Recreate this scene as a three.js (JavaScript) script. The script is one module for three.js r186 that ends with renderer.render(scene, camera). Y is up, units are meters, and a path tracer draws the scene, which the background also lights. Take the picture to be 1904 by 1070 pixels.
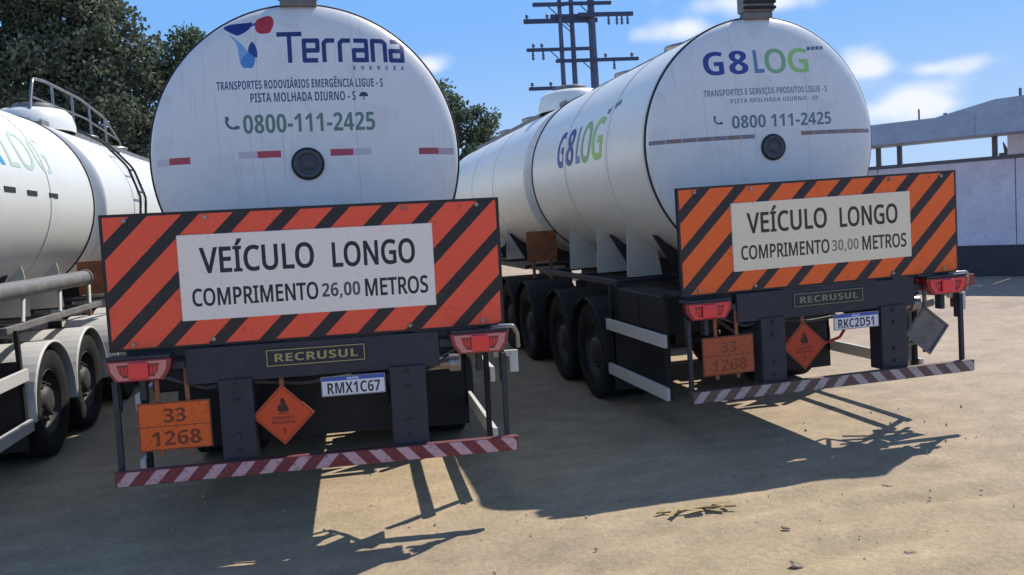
import * as THREE from 'three';
import { mergeGeometries } from 'three/addons/utils/BufferGeometryUtils.js';
import { RoundedBoxGeometry } from 'three/addons/geometries/RoundedBoxGeometry.js';
import { createNoise2D, createNoise3D, createNoise4D } from 'simplex-noise';

// ---------------------------------------------------------------- camera, sky, sun, exposure
const scene = new THREE.Scene();
const camera = new THREE.PerspectiveCamera(36.04, 1024 / 575, 0.05, 2000);
camera.rotation.order = 'YXZ';
camera.position.set(0.3274, 1.9589, 5.8185);
camera.rotation.set(-0.0762, -0.171, -0.0634);
const renderer = new THREE.WebGLRenderer({ antialias: true });
renderer.toneMapping = THREE.LinearToneMapping;
renderer.toneMappingExposure = 1.0;
renderer.shadowMap.enabled = true;

const SUN = new THREE.Vector3(0.645, 1, -0.485).normalize();
const sun = new THREE.DirectionalLight(new THREE.Color().setRGB(1, 0.95, 0.86), 5.0);
sun.position.copy(SUN).multiplyScalar(60);
sun.castShadow = true;
sun.shadow.mapSize.set(4096, 4096);
Object.assign(sun.shadow.camera, { left: -30, right: 30, top: 30, bottom: -30, near: 1, far: 140 });
scene.add(sun, sun.target);

function rng(seed) {
  let a = seed >>> 0;
  return () => { a = (a + 0x6d2b79f5) | 0; let t = Math.imul(a ^ (a >>> 15), 1 | a); t = (t + Math.imul(t ^ (t >>> 7), 61 | t)) ^ t; return ((t ^ (t >>> 14)) >>> 0) / 4294967296; };
}
const n2 = createNoise2D(rng(11)), n3 = createNoise3D(rng(12)), n4 = createNoise4D(rng(13));
const fbm2 = (x, y, o = 4) => { let s = 0, a = 0.5; for (let i = 0; i < o; i++) { s += a * n2(x, y); x = x * 2.03 + 7.1; y = y * 2.03 + 3.7; a *= 0.5; } return s; };
const fbm3 = (x, y, z, o = 5) => { let s = 0, a = 0.5; for (let i = 0; i < o; i++) { s += a * n3(x, y, z); x = x * 2.03 + 7.1; y = y * 2.03 + 3.7; z = z * 2.03 + 1.3; a *= 0.5; } return s; };
const clamp = (v, a = 0, b = 1) => Math.min(b, Math.max(a, v));
const smooth = (a, b, v) => { const t = clamp((v - a) / (b - a)); return t * t * (3 - 2 * t); };

{ // fair-weather sky: blue air and scattered cumulus all the way round
  const W = 2048, H = 1024, data = new Float32Array(W * H * 4), r = rng(5);
  const clouds = [];   // azimuth (deg, 0 = -z, positive to the right), elevation, half-width, half-height
  clouds.push([33.6, 5.2, 4.4, 1.9], [32.4, 7.5, 2.2, 1.3], [35.6, 7.1, 3.0, 0.8], [25.6, 12.2, 4.6, 2.0], [21.6, 11.0, 2.6, 1.1], [5.6, 9.9, 1.6, 0.9], [48, 7, 5, 1.6]);
  for (let i = 0; i < 46; i++) clouds.push([70 + r() * 285, 4 + Math.pow(r(), 1.6) * 40, 2.5 + r() * 5, 0.9 + r() * 1.8]);
  const mix = (a, b, t) => a.map((v, i) => v + (b[i] - v) * t);
  const c0 = [0.46, 0.66, 0.96], c1 = [0.2, 0.47, 0.97], c2 = [0.06, 0.13, 0.34];
  for (let y = 0; y < H; y++) {
    const el = ((y + 0.5) / H - 0.5) * 180;
    const t1 = smooth(0, 14, el), t2 = smooth(12, 62, el);
    const base = el < 0 ? [0.36, 0.33, 0.29] : mix(mix(c0, c1, t1), c2, t2);
    const near = el > 0 && el < 50 ? clouds.filter((c) => Math.abs(el - c[1]) < c[3] * 2.2) : [];
    for (let x = 0; x < W; x++) {
      const ph = ((x + 0.5) / W - 0.5) * 2 * Math.PI, dx = Math.cos(ph), dz = Math.sin(ph);
      const az = Math.atan2(dx, -dz) * 180 / Math.PI;
      let m = 0;
      for (const c of near) {
        const da = (((az - c[0]) % 360) + 540) % 360 - 180;
        const u = da / c[2], v = (el - c[1]) / c[3], vv = v < 0 ? v * 1.5 : v;
        m = Math.max(m, 1 - Math.sqrt(u * u + vv * vv) * 0.62);
      }
      const cosS = dx * Math.cos(el * Math.PI / 180) * SUN.x + Math.sin(el * Math.PI / 180) * SUN.y + dz * Math.cos(el * Math.PI / 180) * SUN.z;
      const glow = el > 0 ? 0.1 * Math.pow(clamp(cosS), 3) : 0;   // the air brightens round the sun
      let col = [base[0] + glow, base[1] + glow * 0.9, base[2] + glow * 0.6];
      if (m > 0) {
        const ce = Math.cos(el * Math.PI / 180), f = fbm3(dx * ce * 9, Math.sin(el * Math.PI / 180) * 16, dz * ce * 9, 6);
        const d = smooth(0.3, 0.92, m * 0.95 + f * 0.5);
        col = mix(col, [0.98, 1.0, 1.06], d * 0.88);
      }
      const o = (y * W + x) * 4;
      data[o] = col[0]; data[o + 1] = col[1]; data[o + 2] = col[2]; data[o + 3] = 1;
    }
  }
  const sky = new THREE.DataTexture(data, W, H, THREE.RGBAFormat, THREE.FloatType);
  sky.mapping = THREE.EquirectangularReflectionMapping; sky.magFilter = THREE.LinearFilter; sky.needsUpdate = true;
  scene.background = sky; scene.environment = sky;
}

// ---------------------------------------------------------------- helpers
const used = new Map();
const numbered = (n) => { const k = used.get(n) ?? 0; used.set(n, k + 1); return k ? n + '_' + String(k).padStart(3, '0') : n; };
function thing(name, label, category, [x, y, z] = [0, 0, 0], turn = 0, group) {
  const o = new THREE.Group(); o.name = numbered(name); o.position.set(x, y, z); o.rotation.y = turn;
  o.userData = { label, category }; if (group) o.userData.group = group; scene.add(o); return o;
}
const metric = new Set();
function metres(g, k) {   // box-projected uv in metres, so that grain keeps its size on every piece
  if (metric.has(g)) return; metric.add(g);
  if (!g.attributes.normal) g.computeVertexNormals();
  const p = g.attributes.position, n = g.attributes.normal, a = new Float32Array(p.count * 2), off = (metric.size * 0.37) % 1;
  for (let i = 0; i < p.count; i++) { const x = Math.abs(n.getX(i)), y = Math.abs(n.getY(i)), z = Math.abs(n.getZ(i)); const [u, v] = x >= y && x >= z ? [p.getZ(i), p.getY(i)] : y >= z ? [p.getX(i), p.getZ(i)] : [p.getX(i), p.getY(i)]; a[i * 2] = u / k + off; a[i * 2 + 1] = v / k + off; }
  g.setAttribute('uv', new THREE.BufferAttribute(a, 2));
}
function part(name, geo, mat, parent, label) {
  const g = Array.isArray(geo) ? merge(geo) : geo;
  if (mat.userData.metric) metres(g, mat.userData.metric);
  const m = new THREE.Mesh(g, mat); m.name = name; m.castShadow = m.receiveShadow = true; parent.add(m);
  if (label) m.userData.label = label; return m;
}
const merge = (list) => { const l = list.map((g) => { const q = g.index ? g.toNonIndexed() : g; for (const k of Object.keys(q.attributes)) if (!['position', 'normal', 'uv'].includes(k)) q.deleteAttribute(k); return q; }); return l.length === 1 ? l[0] : mergeGeometries(l); };
const box = (w, h, d, x = 0, y = 0, z = 0, r = 0.006) => new RoundedBoxGeometry(w, h, d, 1, Math.min(r, w / 2.2, h / 2.2, d / 2.2)).translate(x, y, z);
const span = (x0, x1, y0, y1, z0, z1, r) => box(Math.abs(x1 - x0), Math.abs(y1 - y0), Math.abs(z1 - z0), (x0 + x1) / 2, (y0 + y1) / 2, (z0 + z1) / 2, r);
const tube = (pts, rad, seg = 8, n) => new THREE.TubeGeometry(new THREE.CatmullRomCurve3(pts.map((p) => new THREE.Vector3(...p)), false, 'catmullrom', 0.1), n ?? pts.length * 6, rad, seg);
function bar(a, b, ra, rb = ra, seg = 10) {
  const A = new THREE.Vector3(...a), B = new THREE.Vector3(...b), d = B.clone().sub(A), g = new THREE.CylinderGeometry(rb, ra, d.length(), seg);
  g.applyQuaternion(new THREE.Quaternion().setFromUnitVectors(new THREE.Vector3(0, 1, 0), d.normalize()));
  return g.translate((A.x + B.x) / 2, (A.y + B.y) / 2, (A.z + B.z) / 2);
}
const lathe = (pts, seg = 40) => new THREE.LatheGeometry(pts.map((p) => new THREE.Vector2(...p)), seg);
const alongZ = (g) => g.rotateX(Math.PI / 2);
const rgb = (r, g, b) => new THREE.Color().setRGB(r, g, b);
const std = (c, roughness = 0.6, o = {}) => new THREE.MeshPhysicalMaterial({ color: Array.isArray(c) ? rgb(...c) : c, roughness, ...o });
function canvas(w, h, draw) { const c = document.createElement('canvas'); c.width = w; c.height = h; draw(c.getContext('2d'), w, h); const t = new THREE.CanvasTexture(c); t.colorSpace = THREE.SRGBColorSpace; t.anisotropy = 8; t.magFilter = THREE.LinearFilter; return t; }
function noiseTex(size, fn, srgb = true) {   // tileable by blending; fn(u, v) -> [r, g, b] 0..255
  const d = new Uint8Array(size * size * 4);
  for (let y = 0; y < size; y++) for (let x = 0; x < size; x++) { const c = fn(x / size, y / size), o = (y * size + x) * 4; d[o] = clamp(c[0], 0, 255); d[o + 1] = clamp(c[1], 0, 255); d[o + 2] = clamp(c[2], 0, 255); d[o + 3] = 255; }
  const t = new THREE.DataTexture(d, size, size); t.wrapS = t.wrapT = THREE.RepeatWrapping; t.magFilter = THREE.LinearFilter; t.minFilter = THREE.LinearMipmapLinearFilter; t.generateMipmaps = true;
  if (srgb) t.colorSpace = THREE.SRGBColorSpace; t.needsUpdate = true; return t;
}
// seamless noise on a torus: f features across the tile
const tn = (u, v, f, s = 0, o = 4) => { const a = u * 2 * Math.PI, b = v * 2 * Math.PI; let r = f / (2 * Math.PI), sum = 0, amp = 0.5; for (let i = 0; i < o; i++) { sum += amp * n4(r * Math.cos(a) + s, r * Math.sin(a) + s * 0.7, r * Math.cos(b) - s, r * Math.sin(b) + s * 1.3 + i * 9.1); r *= 2; amp *= 0.5; } return sum; };

// ---------------------------------------------------------------- materials
const grime = noiseTex(512, (u, v) => { const a = tn(u, v, 6, 1), b = tn(u, v, 38, 9, 3), s = 249 + a * 7 + b * 3; return [s, s * 0.995, s * 0.98]; });
const rough = noiseTex(512, (u, v) => { const a = 200 + tn(u, v, 5, 4, 3) * 36; return [a, a, a]; }, false);
const dusty = noiseTex(512, (u, v) => { const a = tn(u, v, 7, 21), b = tn(u, v, 44, 5, 3), k = clamp(0.35 + a * 0.6 + b * 0.45); return [165 + 85 * k, 163 + 78 * k, 165 + 62 * k]; });
const M = {
  tank: std([0.84, 0.84, 0.82], 0.5, { map: grime, roughnessMap: rough, clearcoat: 0.15, clearcoatRoughness: 0.3 }),
  band: std([0.8, 0.8, 0.78], 0.45, { map: grime }),
  seam: std([0.02, 0.02, 0.022], 0.7),
  chassis: std([0.045, 0.05, 0.075], 0.55, { map: dusty }),
  black: std([0.02, 0.02, 0.022], 0.7, { map: dusty }),
  rubber: std([0.02, 0.02, 0.02], 0.9, { map: dusty }),
  flap: std([0.018, 0.018, 0.02], 0.85),
  rim: std([0.13, 0.13, 0.13], 0.6, { map: dusty, metalness: 0.3 }),
  steel: std([0.55, 0.55, 0.56], 0.38, { metalness: 0.8, map: dusty }),
  guard: std([0.62, 0.62, 0.6], 0.55, { map: grime }),
  greyFender: std([0.62, 0.61, 0.6], 0.5, { map: grime }),
  greyTube: std([0.34, 0.34, 0.35], 0.5, { map: dusty }),
  redHousing: std([0.24, 0.015, 0.022], 0.35, { clearcoat: 0.6 }),
  redLens: std([0.85, 0.01, 0.03], 0.25, { clearcoat: 1, clearcoatRoughness: 0.1 }),
  pinkLens: std([0.62, 0.2, 0.2], 0.25, { clearcoat: 1, clearcoatRoughness: 0.1 }),
  hose: std([0.06, 0.06, 0.065], 0.6),
  airline: std([0.5, 0.03, 0.03], 0.5),
  greyBox: std([0.3, 0.31, 0.33], 0.55, { map: dusty }),
  ochre: std([0.5, 0.2, 0.09], 0.7, { map: dusty }),
  brass: std([0.5, 0.36, 0.14], 0.4, { metalness: 0.6 }),
};

for (const m of Object.values(M)) if (m.map && m !== M.tank) m.userData.metric = 1.2;

// ---------------------------------------------------------------- lettering and prints (flat print on the things that carry it)
function fit(g, text, x0, x1, yTop, yBase, color, font = 'bold', fam = 'sans-serif', bold = 0) {
  g.save(); g.font = `${font} 200px ${fam}`; g.textBaseline = 'alphabetic'; g.fillStyle = color;
  const m = g.measureText(text), cap = g.measureText('H').actualBoundingBoxAscent || 146, w = m.width;
  g.translate(x0, yBase); g.scale((x1 - x0) / w, (yBase - yTop) / cap); if (bold) { g.strokeStyle = color; g.lineWidth = bold; g.lineJoin = 'miter'; g.strokeText(text, 0, 0); } g.fillText(text, 0, 0); g.restore();
}
const HX = 1.12, HY0 = 1.39, HW = 2.24;               // the part of the head plane that its print covers
const hx = (x) => (x + HX) / HW * 2048, hy = (y) => 2048 - (y - HY0) / HW * 2048;
function headBase(g) {
  g.fillStyle = '#e3e3e2'; g.fillRect(0, 0, 2048, 2048);
  const r = rng(77);
  for (let i = 0; i < 260; i++) { g.fillStyle = `rgba(${120 + r() * 40},${115 + r() * 30},${105 + r() * 20},${0.015 + r() * 0.03})`; g.beginPath(); g.ellipse(r() * 2048, r() * 2048, 10 + r() * 90, 10 + r() * 70, r() * 3, 0, 7); g.fill(); }
  for (let i = 0; i < 150; i++) { const x = r() * 2048, y = r() * 1700, l = 60 + r() * 420, w = 2 + r() * 9; g.fillStyle = `rgba(${96 + r() * 30},${88 + r() * 20},${72 + r() * 20},${0.02 + r() * 0.07})`; g.beginPath(); g.moveTo(x, y); g.bezierCurveTo(x + w, y + l * 0.3, x + w * 0.7, y + l * 0.7, x + w * 0.3, y + l); g.bezierCurveTo(x - w * 0.6, y + l * 0.6, x - w, y + l * 0.3, x, y); g.fill(); }
  g.strokeStyle = 'rgba(120,118,112,0.35)'; g.lineWidth = 3; for (const q of [0.36, 0.66]) { g.beginPath(); g.moveTo(q * 2048, 0); g.lineTo(q * 2048 + 6, 2048); g.stroke(); }
  for (let i = 0; i < 900; i++) { g.fillStyle = `rgba(90,80,65,${0.05 + r() * 0.15})`; g.fillRect(r() * 2048, r() * 2048, 1 + r() * 3, 1 + r() * 4); }
}
function phone(g, x, y, s, color) {
  g.save(); g.translate(hx(x), hy(y)); g.rotate(0.75); g.strokeStyle = color; g.fillStyle = color; g.lineCap = 'round'; g.lineWidth = s * 0.26; g.beginPath(); g.arc(0, -s * 0.55, s * 0.75, 0.35, Math.PI - 0.35); g.stroke();
  for (const k of [-1, 1]) { g.beginPath(); g.ellipse(k * s * 0.68, -s * 0.28, s * 0.26, s * 0.2, k * -0.6, 0, 7); g.fill(); }
  g.restore();
}
const headTerrana = canvas(2048, 2048, (g) => {
  headBase(g);
  const P = (pts, fill) => { g.fillStyle = fill; g.beginPath(); pts.forEach(([x, y], i) => g[i ? 'lineTo' : 'moveTo'](hx(x), hy(y))); g.closePath(); g.fill(); };
  const B = (fill, x, y, ...cs) => { g.fillStyle = fill; g.beginPath(); g.moveTo(hx(x), hy(y)); for (const c of cs) g.bezierCurveTo(hx(c[0]), hy(c[1]), hx(c[2]), hy(c[3]), hx(c[4]), hy(c[5])); g.closePath(); g.fill(); };
  // the mark: navy wing, pale wing, red drop, light blue stem
  B('#24357f', -0.535, 3.46, [-0.50, 3.485, -0.40, 3.475, -0.33, 3.485, -0.30, 3.48], [-0.33, 3.43, -0.40, 3.395, -0.44, 3.385, -0.47, 3.395], [-0.51, 3.42, -0.53, 3.44, -0.535, 3.45, -0.535, 3.46]);
  P([[-0.33, 3.47], [-0.2, 3.525], [-0.22, 3.49], [-0.34, 3.45]], '#4d3a78');
  B('#7fa9d8', -0.51, 3.405, [-0.44, 3.36, -0.38, 3.3, -0.36, 3.24, -0.34, 3.21], [-0.335, 3.17, -0.37, 3.145, -0.405, 3.145, -0.42, 3.16], [-0.45, 3.20, -0.42, 3.30, -0.46, 3.35, -0.51, 3.405]);
  B('#4f86c4', -0.42, 3.2, [-0.39, 3.25, -0.36, 3.26, -0.335, 3.30, -0.335, 3.31], [-0.315, 3.24, -0.31, 3.19, -0.345, 3.145, -0.385, 3.14], [-0.41, 3.145, -0.42, 3.17, -0.425, 3.18, -0.42, 3.2]);
  B('#2c3f86', -0.335, 3.34, [-0.30, 3.29, -0.30, 3.25, -0.305, 3.22, -0.315, 3.205], [-0.33, 3.22, -0.35, 3.25, -0.37, 3.27, -0.375, 3.28], [-0.36, 3.31, -0.35, 3.33, -0.34, 3.335, -0.335, 3.34]);
  B('#b8343c', -0.20, 3.525, [-0.17, 3.50, -0.175, 3.45, -0.21, 3.40, -0.295, 3.315], [-0.315, 3.37, -0.325, 3.43, -0.30, 3.50, -0.27, 3.52], [-0.25, 3.53, -0.22, 3.53, -0.21, 3.53, -0.20, 3.525]);
  // the wordmark, drawn as strokes with squared, rounded letterforms
  g.strokeStyle = '#27306e'; g.lineJoin = 'round'; g.lineCap = 'butt'; g.lineWidth = 0.034 / HW * 2048;
  const S = (...pts) => { g.beginPath(); pts.forEach(([x, y], i) => g[i ? 'lineTo' : 'moveTo'](hx(x), hy(y))); g.stroke(); };
  const y0 = 3.19, y1 = 3.335; g.save(); g.translate(hx(-0.165), 0); g.scale(0.9, 1); g.translate(-hx(-0.165), 0);
  S([-0.165, 3.385], [0.03, 3.385]); S([-0.068, 3.385], [-0.068, 3.175]);
  const e = (x, w = 0.105) => S([x + w, y0], [x, y0], [x, y1], [x + w, y1], [x + w, (y0 + y1) / 2], [x, (y0 + y1) / 2]);
  const rr = (x) => S([x, 3.175], [x, y1 - 0.02], [x + 0.02, y1], [x + 0.085, y1]);
  const aa = (x, w = 0.1) => S([x, y1], [x + w, y1], [x + w, y0], [x, y0], [x, (y0 + y1) / 2], [x + w, (y0 + y1) / 2]);
  e(0.045); rr(0.2); rr(0.325); aa(0.435); S([0.435 + 0.1, 3.25], [0.435 + 0.1, 3.175]);
  S([0.585, 3.175], [0.585, y1], [0.665, y1], [0.685, y1 - 0.02], [0.685, 3.175]); aa(0.73, 0.095); S([0.825, 3.25], [0.825, 3.175]);
  g.restore();
  [...'ENERGIA'].forEach((c, i) => fit(g, c, hx(0.36 + i * 0.058), hx(0.385 + i * 0.058), hy(3.148), hy(3.118), '#2b3268'));
  fit(g, 'TRANSPORTES RODOVIÁRIOS EMERGÊNCIA LIGUE - S', hx(-0.6), hx(0.57), hy(3.055), hy(2.995), '#323a66');
  fit(g, 'PISTA MOLHADA DIURNO - S', hx(-0.375), hx(0.37), hy(2.965), hy(2.9), '#323a66');
  g.fillStyle = '#2a2f55'; g.beginPath(); g.arc(hx(0.425), hy(2.925), 30, Math.PI, 0); g.fill(); g.fillRect(hx(0.422), hy(2.925), 6, 26);
  phone(g, -0.52, 2.745, 62, '#4c5376');
  fit(g, '0800-111-2425', hx(-0.435), hx(0.5), hy(2.812), hy(2.682), '#5d7a6c', 'bold');
  const T = (x0, x1, y, c) => { g.fillStyle = c; g.fillRect(hx(x0), hy(y + 0.024), hx(x1) - hx(x0), 0.048 / HW * 2048); };
  T(-0.965, -0.815, 2.51, '#b23844'); T(-1.06, -0.965, 2.505, '#cfc9cd'); T(-0.477, -0.346, 2.53, '#c9c1ca'); T(-0.346, -0.183, 2.53, '#b8384a'); T(0.163, 0.326, 2.527, '#b23a4e'); T(0.326, 0.456, 2.528, '#c9bfca'); T(0.804, 0.953, 2.52, '#a53a4c'); T(0.953, 1.075, 2.517, '#b9a3ae');
});
function g8log(g, x0, x1, yT, yB, X, Y) {
  const w = (x1 - x0), at = (t) => X(x0 + w * t);
  fit(g, 'G', at(0), at(0.215), Y(yT), Y(yB), '#2f3f8e'); fit(g, '8', at(0.225), at(0.42), Y(yT), Y(yB), '#2f3f8e');
  fit(g, 'L', at(0.44), at(0.56), Y(yT), Y(yB), '#5f83a6', 'bold'); fit(g, 'O', at(0.55), at(0.775), Y(yT), Y(yB), '#86b07e', 'normal', 'sans-serif', 8); fit(g, 'G', at(0.77), at(1), Y(yT), Y(yB), '#9ccb70', 'normal', 'sans-serif', 8);
}
const headG8 = canvas(2048, 2048, (g) => {
  headBase(g);
  g8log(g, -0.6, 0.43, 3.31, 3.105, hx, hy);
  g.save(); g.translate(hx(0.42), hy(3.315)); g.transform(1, 0, -0.3, 1, 0, 0); g.fillStyle = '#5a6a80'; for (let i = 0; i < 4; i++) g.fillRect(i * 44, -14 - i * 3, 36, 30); g.restore();
  fit(g, 'TRANSPORTES E SERVIÇOS PRODUTOS LIGUE - S', hx(-0.61), hx(0.58), hy(2.975), hy(2.92), '#6a7080');
  fit(g, 'PISTA MOLHADA DIURNO - SP', hx(-0.38), hx(0.48), hy(2.888), hy(2.85), '#7c8290');
  phone(g, -0.51, 2.7, 52, '#4b5872');
  fit(g, '0800 111-2425', hx(-0.38), hx(0.605), hy(2.742), hy(2.632), '#5c7282', 'bold');
  const T = (x0, x1, y, c) => { g.fillStyle = c; g.fillRect(hx(x0), hy(y + 0.018), hx(x1) - hx(x0), 0.036 / HW * 2048); };
  const cols = ['#7d7580', '#8a6c66', '#7c7884', '#85706e'];
  for (let i = 0; i < 7; i++) T(-1.09 + i * 0.132, -1.09 + i * 0.132 + 0.128, 2.555, cols[i % 4]);
  for (let i = 0; i < 6; i++) T(0.28 + i * 0.13, 0.28 + i * 0.13 + 0.127, 2.562, cols[(i + 1) % 4]);
});
const headPlain = canvas(512, 512, (g) => { g.scale(0.25, 0.25); headBase(g); });
// warning boards: 2.5 x 0.86 m
function boardTex(orange, dark) {
  return canvas(1500, 516, (g, w, h) => {
    g.fillStyle = dark; g.fillRect(0, 0, w, h); const k = 600, r = rng(3);
    g.save(); g.beginPath(); g.rect(10, 8, w - 20, h - 16); g.clip();
    for (let i = -5; i < 9; i++) { const x = (0.06 + i * 0.312) * k; g.fillStyle = orange; g.beginPath(); g.moveTo(x, h); g.lineTo(x + 0.205 * k, h); g.lineTo(x + 0.205 * k + h, 0); g.lineTo(x + h, 0); g.fill(); }
    g.restore();
    for (let i = 0; i < 60; i++) { g.strokeStyle = r() < 0.5 ? `rgba(235,200,180,${0.1 + r() * 0.25})` : `rgba(40,25,22,${0.1 + r() * 0.3})`; g.lineWidth = 0.8 + r() * 2.2; const x = r() * w, y = r() * h, a = r() * 6.28, l = 10 + r() * 80; g.beginPath(); g.moveTo(x, y); g.quadraticCurveTo(x + Math.cos(a) * l * 0.5 + r() * 12, y + Math.sin(a) * l * 0.5, x + Math.cos(a) * l, y + Math.sin(a) * l); g.stroke(); }
    for (let i = 0; i < 700; i++) { g.fillStyle = r() < 0.5 ? `rgba(30,20,15,${r() * 0.12})` : `rgba(255,225,190,${r() * 0.07})`; g.beginPath(); g.ellipse(r() * w, r() * h, 1 + r() * 16, 1 + r() * 7, r() * 3, 0, 7); g.fill(); }
  });
}
function signTex(bg, ink, num, numInk, numFont) {
  return canvas(1592, 536, (g, w, h) => {
    const X = (x) => (x + 0.796) * 1000, Y = (y) => (1.982 - y) * 1000, r = rng(9);
    g.fillStyle = bg; g.fillRect(0, 0, w, h);
    fit(g, 'VEÍCULO', X(-0.665), X(0.04), Y(1.895), Y(1.742), ink, 'normal', 'sans-serif', 9); fit(g, 'LONGO', X(0.135), X(0.685), Y(1.885), Y(1.735), ink, 'normal', 'sans-serif', 9);
    g.strokeStyle = ink; 
    fit(g, 'COMPRIMENTO', X(-0.735), X(0.05), Y(1.64), Y(1.535), ink, 'normal', 'sans-serif', 9); fit(g, num, X(0.065), X(0.315), Y(1.63), Y(1.543), numInk, numFont); fit(g, 'METROS', X(0.335), X(0.755), Y(1.64), Y(1.533), ink, 'normal', 'sans-serif', 9);
    g.lineWidth = 5; 
    for (let i = 0; i < 300; i++) { g.fillStyle = `rgba(110,90,60,${r() * 0.06})`; g.beginPath(); g.ellipse(r() * w, r() * h, 2 + r() * 22, 1 + r() * 9, r() * 3, 0, 7); g.fill(); }
  });
}
function bumperTex(a, b) {
  return canvas(2048, 80, (g, w, h) => {
    g.fillStyle = b; g.fillRect(0, 0, w, h); g.fillStyle = a; const r = rng(4);
    for (let i = 0; i < 15; i++) { const x = i * 141 + 18, s = i < 7.5 ? 1 : -1; g.beginPath(); g.moveTo(x - s * 32, h); g.lineTo(x + 66 - s * 32, h); g.lineTo(x + 66 + s * 32, 0); g.lineTo(x + s * 32, 0); g.fill(); }
    for (let i = 0; i < 500; i++) { g.fillStyle = r() < 0.6 ? `rgba(60,35,30,${r() * 0.3})` : `rgba(230,210,200,${r() * 0.15})`; g.beginPath(); g.ellipse(r() * w, r() * h, 1 + r() * 16, 1 + r() * 6, r() * 3, 0, 7); g.fill(); }
  });
}
const plateTex = (text) => canvas(820, 240, (g, w, h) => { g.fillStyle = '#e6e3e8'; g.fillRect(0, 0, w, h); g.fillStyle = '#3d5db0'; g.fillRect(8, 8, w - 16, 46); fit(g, 'BRASIL', 330, 490, 18, 44, '#fff'); fit(g, text, 60, w - 60, 78, 214, '#23232f'); g.strokeStyle = '#333'; g.lineWidth = 6; g.strokeRect(6, 6, w - 12, h - 12); });
const makerTex = (ink) => canvas(1260, 230, (g, w, h) => { g.fillStyle = '#1c1f30'; g.fillRect(0, 0, w, h); g.strokeStyle = ink; g.lineWidth = 12; g.strokeRect(12, 12, w - 24, h - 24); fit(g, 'RECRUSUL', 90, w - 90, 62, 168, ink); });
const hazard = (bg, ink, wear) => canvas(880, 620, (g, w, h) => { g.fillStyle = bg; g.fillRect(0, 0, w, h); g.strokeStyle = '#5a2a18'; g.lineWidth = 10; g.strokeRect(8, 8, w - 16, h - 16); g.fillStyle = '#3a1c14'; g.fillRect(0, h / 2 - 4, w, 8); fit(g, '33', 300, 590, 80, 260, ink); fit(g, '1268', 130, 760, 375, 560, ink); const r = rng(8); for (let i = 0; i < 420; i++) { g.fillStyle = r() < 0.6 ? `rgba(80,36,14,${r() * wear})` : `rgba(245,130,60,${r() * wear})`; g.beginPath(); g.ellipse(r() * w, r() * h, 3 + r() * 34, 2 + r() * 14, r() * 3, 0, 7); g.fill(); } });
const hazardTex = hazard('#f2661a', '#7c3212', 0.22), hazardDull = hazard('#b9552c', '#8a3f20', 0.3);
const flameTex = canvas(600, 600, (g, w, h) => {
  g.fillStyle = '#e4501e'; g.fillRect(0, 0, w, h); g.save(); g.translate(300, 300); g.rotate(Math.PI / 4);
  g.fillStyle = '#4b1a12'; g.beginPath(); g.moveTo(-10, -250); g.bezierCurveTo(60, -200, 20, -170, 70, -110); g.bezierCurveTo(95, -70, 60, -40, 20, -40); g.lineTo(-30, -40); g.bezierCurveTo(-90, -50, -80, -120, -50, -160); g.bezierCurveTo(-40, -130, -20, -140, -30, -170); g.bezierCurveTo(-40, -200, -20, -230, -10, -250); g.fill();
  g.fillRect(-80, -28, 160, 12); fit(g, 'LIQUIDO', -150, 150, 20, 62, '#4b1a12'); fit(g, 'INFLAMAVEL', -170, 170, 84, 126, '#4b1a12'); fit(g, '3', -28, 28, 190, 270, '#4b1a12'); g.restore();
  g.strokeStyle = '#5a2415'; g.lineWidth = 9; g.strokeRect(22, 22, w - 44, h - 44);
});
const sideG8 = canvas(1024, 420, (g) => { g8log(g, 0, 1, 1, 0, (x) => 20 + x * 840, (y) => 380 - y * 260); g.fillStyle = '#5a6a80'; for (let i = 0; i < 4; i++) g.fillRect(830 + i * 42, 70 - i * 12, 34, 34); });
const sideBlue = canvas(1400, 420, (g) => { fit(g, 'TER', 10, 560, 60, 330, '#3f9ad2'); fit(g, 'LOG', 590, 1250, 90, 330, '#b9cdb8', 'normal'); });

// ---------------------------------------------------------------- geometry shared by the trailers
const TY = 2.51, TR = 1.107;
const cache = new Map();
const memo = (k, f) => { if (!cache.has(k)) cache.set(k, f()); return cache.get(k); };
const shell = (z0, z1) => memo(`shell${z0}_${z1}`, () => {
  const L = z0 - z1, n = Math.round(L / 0.3), g = alongZ(new THREE.CylinderGeometry(TR, TR, L, 96, n, true)).translate(0, TY, (z0 + z1) / 2);
  const uv = g.attributes.uv; for (let i = 0; i < uv.count; i++) uv.setXY(i, uv.getX(i) * 4, uv.getY(i) * L / 1.75);
  return g;
});
// dished head: flat knuckled dome; print mapped straight along the axle
const head = (z, dir) => memo(`head${z}_${dir}`, () => {
  const pts = [], D = 0.2;
  for (let i = 0; i <= 26; i++) { const t = i / 26, r = TR * Math.sin(t * Math.PI / 2); pts.push([Math.max(r, 1e-4), D * Math.pow(1 - Math.pow(r / TR, 2.6), 0.62)]); }
  const g = lathe(pts, 96).rotateX(Math.PI / 2); if (dir < 0) g.rotateY(Math.PI);
  g.translate(0, TY, z);
  const p = g.attributes.position, uv = g.attributes.uv;
  for (let i = 0; i < p.count; i++) uv.setXY(i, (p.getX(i) + HX) / HW, (p.getY(i) - HY0) / HW);
  g.computeVertexNormals(); return g;
});
const hoop = (z, r, tubeR, w) => memo(`hoop${z}_${r}_${tubeR}_${w}`, () => w ? alongZ(lathe([[TR - 0.01, -w / 2], [r + tubeR, -w / 2], [r + tubeR, w / 2], [TR - 0.01, w / 2]], 96)).translate(0, TY, z) : new THREE.TorusGeometry(r, tubeR, 8, 120).translate(0, TY, z));
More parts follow.
